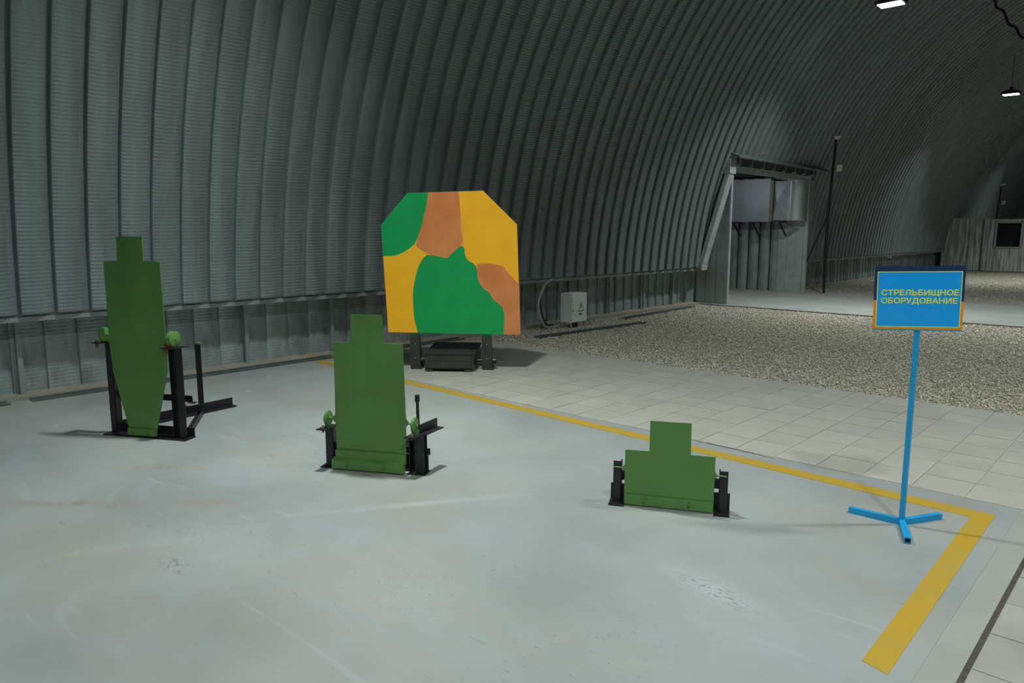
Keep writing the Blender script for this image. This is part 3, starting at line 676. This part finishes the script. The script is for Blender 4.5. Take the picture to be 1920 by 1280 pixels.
MB().box(.163, .215, .855, .915, .602, .615).build('rear_upright_cap', 'bolt', t)

# ------------------------------------------------------------------ camouflage board on its lifting mechanism
BA = R(38.4)
t = thing('camouflage_board', (-6.642, 5.495, 0), BA, 'large green, brown and yellow camouflage target board on dark posts above a lifter box', 'target board')
G1 = [(-0.067, 2.041), (0.178, 2.049), (0.167, 1.958), (0.137, 1.83), (0.086, 1.646), (0.026, 1.479), (-0.052, 1.413), (-0.148, 1.357), (-0.245, 1.325), (-0.365, 1.328), (-0.379, 1.683)]
B1 = [(0.178, 2.049), (0.528, 2.057), (0.546, 1.81), (0.554, 1.627), (0.578, 1.479), (0.537, 1.446), (0.46, 1.377), (0.384, 1.308), (0.289, 1.326), (0.176, 1.348), (0.1, 1.382), (0.025, 1.432), (0.036, 1.497), (0.086, 1.646), (0.137, 1.83), (0.167, 1.958)]
G2 = [(0.029, 0.433), (-0.015, 0.591), (-0.028, 0.896), (0.009, 1.085), (0.059, 1.236), (0.128, 1.33), (0.176, 1.345), (0.28, 1.326), (0.384, 1.302), (0.432, 1.349), (0.489, 1.401), (0.546, 1.451), (0.589, 1.427), (0.596, 1.331), (0.629, 1.275), (0.704, 1.238), (0.738, 1.173), (0.732, 1.089), (0.778, 0.976), (0.882, 0.902), (0.91, 0.836), (1.023, 0.752), (1.051, 0.657), (1.038, 0.423)]
B2 = [(0.723, 1.238), (0.799, 1.248), (0.912, 1.244), (1.043, 1.211), (1.08, 1.146), (1.155, 1.072), (1.221, 0.998), (1.235, 0.421), (1.038, 0.423), (1.048, 0.676), (1.004, 0.755), (0.91, 0.832), (0.872, 0.898), (0.778, 0.976), (0.732, 1.089), (0.738, 1.173)]
OUT = [(-0.324, 0.437), (-0.379, 1.683), (-0.067, 2.041), (0.807, 2.064), (1.192, 1.687), (1.235, 0.421)]
def smooth_poly(p, keep):
    # round the hand-painted outlines, keeping points that lie on the board's own edge
    out = []; n = len(p)
    for i in range(n):
        a, b, c = p[i - 1], p[i], p[(i + 1) % n]
        if i in keep: out.append(b)
        else:
            out.append((b[0] * .75 + a[0] * .25, b[1] * .75 + a[1] * .25)); out.append((b[0] * .75 + c[0] * .25, b[1] * .75 + c[1] * .25))
    return out
bp = MB().plate(OUT, -.018, 0).build('board_panel', 'yellow', t)
tag(MB().plate(smooth_poly(G1, (0, 1, 9, 10)), -.0192, -.018).build('green_patch', 'bgreen', bp), 'green corner patch at the top left')
tag(MB().plate(smooth_poly(B1, (0, 1)), -.0188, -.018).build('brown_patch', 'brown', bp), 'brown patch at the top middle')
tag(MB().plate(smooth_poly(G2, (0, 23)), -.0196, -.018).build('green_patch', 'bgreen', bp), 'big green patch at the bottom')
tag(MB().plate(smooth_poly(B2, (6, 7, 8)), -.0188, -.018).build('brown_patch', 'brown', bp), 'brown patch at the lower right')
for xx in (-.005, .845):
    MB().box(xx - .055, xx + .035, .002, .042, .30, 1.7).build('mounting_batten', 'bgreen', t)
    m_ = MB().plate([(xx - .065, .03), (xx + .055, .03), (xx + .045, .40), (xx - .065, .40)], -.008, .0)
    m_.add([(xx + .049, 0, .03), (xx + .055, 0, .03), (xx + .045, 0, .40), (xx + .039, 0, .40), (xx + .049, .12, .03), (xx + .055, .12, .03), (xx + .045, .06, .40), (xx + .039, .06, .40)], [(0, 1, 2, 3), (7, 6, 5, 4), (0, 4, 5, 1), (1, 5, 6, 2), (2, 6, 7, 3), (3, 7, 4, 0)])
    br = m_.build('post_bracket', 'olive', t, bevel=.002)
    for zz in (.13, .30): tag(bolt(br, xx - .005, -.008, zz, .011, .006, 'bgreen'), 'green bolt head')
    MB().box(xx - .06, xx + .075, -.02, .13, 0, .03).build('post_foot', 'olive', t, bevel=.004)
    MB().tube([(xx + .055, .06, .10), (xx + .10, .06, .10)], .035, 12).build('pivot_boss', 'olive', t, smooth=True)
MB().tube([(.10, .06, .10), (.80, .06, .10)], .018, 10).build('pivot_shaft', 'olive', t, smooth=True)

dx_, dy_ = -6.42 + 6.642, 5.43 - 5.495
tb = MB().box(0, .57, .02, .82, .03, .215).build('lifter_case', 'olive', t, bevel=.006)
tb.location = (dx_ * math.cos(BA) + dy_ * math.sin(BA), -dx_ * math.sin(BA) + dy_ * math.cos(BA), 0); tb.rotation_euler = (0, 0, R(1.1))
MB().box(-.012, .582, .005, .835, .205, .225).build('lid', 'olive', tb, bevel=.006)
MB().box(.03, .54, .006, .022, .045, .13).box(.03, .54, .010, .022, .13, .19).build('front_panel', 'olive', tb, bevel=.003)
for xa in (.035, .52): MB().box(xa, xa + .022, -.004, .02, .12, .185).build('latch', 'olive', tb, bevel=.002)
for xa in (.0, .45):
    for ya in (.01, .72): MB().box(xa + .01, xa + .09, ya, ya + .09, 0, .03).build('foot', 'olive', tb)

# ------------------------------------------------------------------ sign on a pole
SA = R(25)
t = thing('sign_stand', (-1.05, 4.30, 0), 0, 'blue sign on a thin blue pole with three-legged base at the right', 'sign')
def sq_tube(p, q, a, name):
    o = MB(); p = Vector(p); q = Vector(q); d = (q - p).normalized(); up = Vector((0, 0, 1)) if abs(d.z) < .9 else Vector((0, 1, 0))
    sd = d.cross(up).normalized(); u = sd.cross(d).normalized(); v = []
    for c, rr in ((p, a), (q, a), (q, a - .003), (p, a - .003)):
        for i, j in ((-1, -1), (1, -1), (1, 1), (-1, 1)): v.append(c + sd * i * rr + u * j * rr)
    f = []
    for r_ in range(4):
        for k in range(4): f.append((r_ * 4 + k, r_ * 4 + (k + 1) % 4, ((r_ + 1) % 4) * 4 + (k + 1) % 4, ((r_ + 1) % 4) * 4 + k))
    ob = o.add(v, f).build(name, 'blue', t)
    MB().obox(p + d * .004, q - d * .02, 2 * a - .0065, 2 * a - .0065).build('bore_shade', 'inner_shade', ob)  # near-black core paints the shade inside the open tube
    return ob
for ang, ln in ((181, .275), (61, .275), (291, .275)):
    a = R(ang); sq_tube((math.cos(a) * .004, math.sin(a) * .004, .0165), (math.cos(a) * ln, math.sin(a) * ln, .0165), .016, 'leg')
sq_tube((0, 0, .01), (0, 0, 1.12), .0125, 'pole')
hd = bpy.data.objects.new('sign_head', None); COL.objects.link(hd); hd.parent = t; hd.location = (-.008, -.0, 1.09); hd.rotation_euler = (0, R(-1.3), SA)
W2, HT = .212, .335
hd.empty_display_size = .05
FY = -.016
MB().plate([(-W2, .155), (W2, .150), (W2, HT), (-W2, HT)], FY - .006, FY).build('upper_back_panel', 'navy', hd, bevel=.001)
MB().plate([(-W2, 0), (W2, 0), (W2, .150), (-W2, .155)], FY - .006, FY).build('lower_back_panel', 'orange', hd, bevel=.001)
MB().box(-W2, W2, FY - .007, FY + .002, -.006, 0).build('bottom_edge', 'blue', hd)
MB().box(-W2, W2, FY - .010, FY, HT - .026, HT).build('top_clip', 'navy', hd, bevel=.002)
sx0, sx1, sz0, sz1 = -W2 + .013, W2 - .013, .013, .307
def grid_sheet(x0, x1, z0, z1, yb, amp, name, m, nx=40, nz=28):
    V = []; rng = np.random.default_rng(4)
    for j in range(nz + 1):
        for i in range(nx + 1):
            x = x0 + (x1 - x0) * i / nx; z = z0 + (z1 - z0) * j / nz
            e = min(i, nx - i) / nx * min(j, nz - j) / nz * 4
            V.append((x, yb - amp * e * (1 + .6 * math.sin(x * 31 + z * 14) * math.cos(z * 27 - x * 9) + .3 * math.sin(z * 61 + x * 40)), z))
    P = nx + 1; i = np.arange(nz)[:, None] * P + np.arange(nx)[None, :]
    me = np_mesh(name, np.array(V), np.stack([i, i + 1, i + 1 + P, i + P], -1).reshape(-1, 4), m)
    o = bpy.data.objects.new(name, me); COL.objects.link(o); o.parent = hd; return o
MB().box(sx0, sx1, FY - .0072, FY - .006, sz0, sz1).build('sheet_border', 'print', hd)
sh = grid_sheet(sx0 + .004, sx1 - .004, sz0 + .004, sz1 - .004, FY - .0076, .0012, 'printed_sheet', 'sheet')
def text(body, size, cx, cz, y, parent, name, m, bold=.0, width=None):
    cu = bpy.data.curves.new(name, 'FONT'); cu.body = body; cu.size = size; cu.align_x = 'CENTER'; cu.resolution_u = 4
    tmp = bpy.data.objects.new(name, cu); COL.objects.link(tmp); bpy.context.view_layer.update()
    dg = bpy.context.evaluated_depsgraph_get(); me = bpy.data.meshes.new_from_object(tmp.evaluated_get(dg)); bpy.data.objects.remove(tmp)
    xs = [v.co.x for v in me.vertices]; sc = (width / (max(xs) - min(xs))) if width else 1.0; mid = (max(xs) + min(xs)) / 2
    V0 = [Vector((cx + (v.co.x - mid) * sc, y, cz + v.co.y)) for v in me.vertices]; F0 = [tuple(p.vertices) for p in me.polygons]
    V1 = []; F1 = []                                   # heavier strokes: the letters laid over themselves, a hair apart
    for i, (ox, oz) in enumerate(((0, 0), (bold, 0), (-bold, 0), (0, bold), (0, -bold), (bold * .7, bold * .7), (-bold * .7, bold * .7), (bold * .7, -bold * .7), (-bold * .7, -bold * .7))):
        F1 += [tuple(q + len(V1) for q in p) for p in F0]; V1 += [v + Vector((ox, i * 2e-5, oz)) for v in V0]
    me = bpy.data.meshes.new(name); me.from_pydata([tuple(v) for v in V1], [], F1)
    me.materials.append(M[m])
    o = bpy.data.objects.new(name, me); COL.objects.link(o); o.parent = parent; return o
text('СТРЕЛЬБИЩНОЕ', .0395, .004, .182, FY - .0104, hd, 'lettering', 'print', .0013, .362)
text('ОБОРУДОВАНИЕ', .0395, .002, .139, FY - .0104, hd, 'lettering', 'print', .0011, .356)

# ------------------------------------------------------------------ electrical box and cables at the wall
t = thing('electrical_box', (-7.65, 9.72, 0), 0, 'white electrical cabinet with lightning warning triangle standing by the vault wall', 'electrical box')
MB().box(-.24, 0, 0, .42, .075, .575).build('cabinet', 'white', t, bevel=.006)
dr = MB().box(0, .014, .008, .412, .085, .565).build('cabinet_door', 'white', t, bevel=.004)
MB().box(.014, .02, .02, .035, .27, .30).build('lock', 'iron', dr)
tri = MB(); ty, tz = .245, .335
def yz(pts, x0, x1): 
    n = len(pts); return MB().add([(x0, a, b) for a, b in pts] + [(x1, a, b) for a, b in pts], [tuple(range(n)), tuple(range(2 * n - 1, n - 1, -1))] + [(i, i + n, (i + 1) % n + n, (i + 1) % n) for i in range(n)])
def tri_pts(s): return [(ty + s * math.cos(R(a)), tz - .02 + s * 1.25 * math.sin(R(a))) for a in (90, 210, 330)]
A3, B3 = tri_pts(.088), tri_pts(.068)
for i in range(3):
    j = (i + 1) % 3; q = yz([A3[i], A3[j], B3[j], B3[i]], .0141, .0150); tri.add(q.v, q.f)
q = yz([(ty - .004, tz + .045), (ty + .012, tz + .045), (ty + .004, tz + .005), (ty + .016, tz + .005), (ty - .006, tz - .055), (ty - .002, tz - .010), (ty - .014, tz - .010)], .0141, .0150); tri.add(q.v, q.f)
tri.build('warning_triangle', 'rubber', dr)
tx = text('380V~', .062, 0, 0, 0, dr, 'voltage_marking', 'rubber', .001, .125); tx.rotation_euler = (0, 0, R(90)); tx.location = (.0148, ty, .195)
for a in (.03, .39): MB().box(-.22, -.19, a - .012, a + .012, 0, .075).box(-.04, -.015, a - .012, a + .012, 0, .075).build('leg', 'zinc', t)
MB().tube([(-.12, .16, .08), (-.10, .17, -.01)], .03, 10).tube([(-.12, .26, .08), (-.10, .28, -.01)], .025, 10).build('cable_gland', 'rubber', t)
def bez(pts, n=8):
    out = []; P = [Vector(p) for p in pts]; P = [P[0]] + P + [P[-1]]
    for i in range(1, len(P) - 2):
        for k in range(n):
            u = k / n; a, b, c, d = P[i - 1:i + 3]
            out.append(.5 * ((2 * b) + (c - a) * u + (2 * a - 5 * b + 4 * c - d) * u * u + (3 * b - a - 3 * c + d) * u ** 3))
    return out + [P[-2]]
tag(MB().tube(bez([(-8.02, 9.62, .80), (-8.0, 9.42, .70), (-7.98, 9.25, .45), (-7.95, 9.24, .2), (-7.93, 9.36, .03), (-7.90, 9.52, .0), (-7.88, 9.66, .005)]), .022, 10).build('cable_conduit', 'conduit', smooth=True),
    'pale conduit curving from the rail down to the white electrical box', 'conduit')
tag(MB().tube(bez([(-8.08, 9.66, .78), (-8.10, 9.52, .66), (-8.09, 9.42, .4), (-8.03, 9.5, .06), (-8.0, 9.66, .03)]), .012, 8).build('black_cable', 'rubber', smooth=True), 'black cable hanging behind the pale conduit beside the electrical box', 'cable')
rc = [(-8.08, 1.4, RAIL_Z + .045), (-8.07, 2.2, RAIL_Z + .043), (-8.08, 2.9, RAIL_Z + .045), (-8.07, 3.3, RAIL_Z + .043), (-8.06, 3.6, RAIL_Z + .05), (-8.05, 3.80, RAIL_Z + .10), (-8.05, 4.0, RAIL_Z + .09), (-8.06, 4.2, RAIL_Z + .05), (-8.09, 4.6, RAIL_Z + .012)]
tag(MB().tube(bez(rc), .009, 8).build('black_cable', 'rubber', smooth=True), 'black cable lying along the wall rail with a small loop', 'cable')
tag(MB().box(-8.09, -8.03, 9.72, 10.12, RAIL_Z + .036, RAIL_Z + .05).build('rail_offcut', 'zinc', bevel=.002), 'short bright metal offcut lying on the wall rail above the electrical box', 'metal piece')
cab = [(-4.16, 21, 7.05), (-4.05, 21, 6.95), (-4.02, 21, 6.80), (-3.87, 21, 6.68), (-3.74, 21, 6.38), (-3.59, 21, 6.27), (-3.4, 21, 6.0), (-2.6, 21, 5.7), (-1.6, 21, 6.1), (-.9, 21, 7.2)]
tag(MB().tube(bez(cab), .028, 8).build('power_cable', 'rubber', smooth=True), 'slack black cable sagging from the dark vault in the upper right', 'cable')
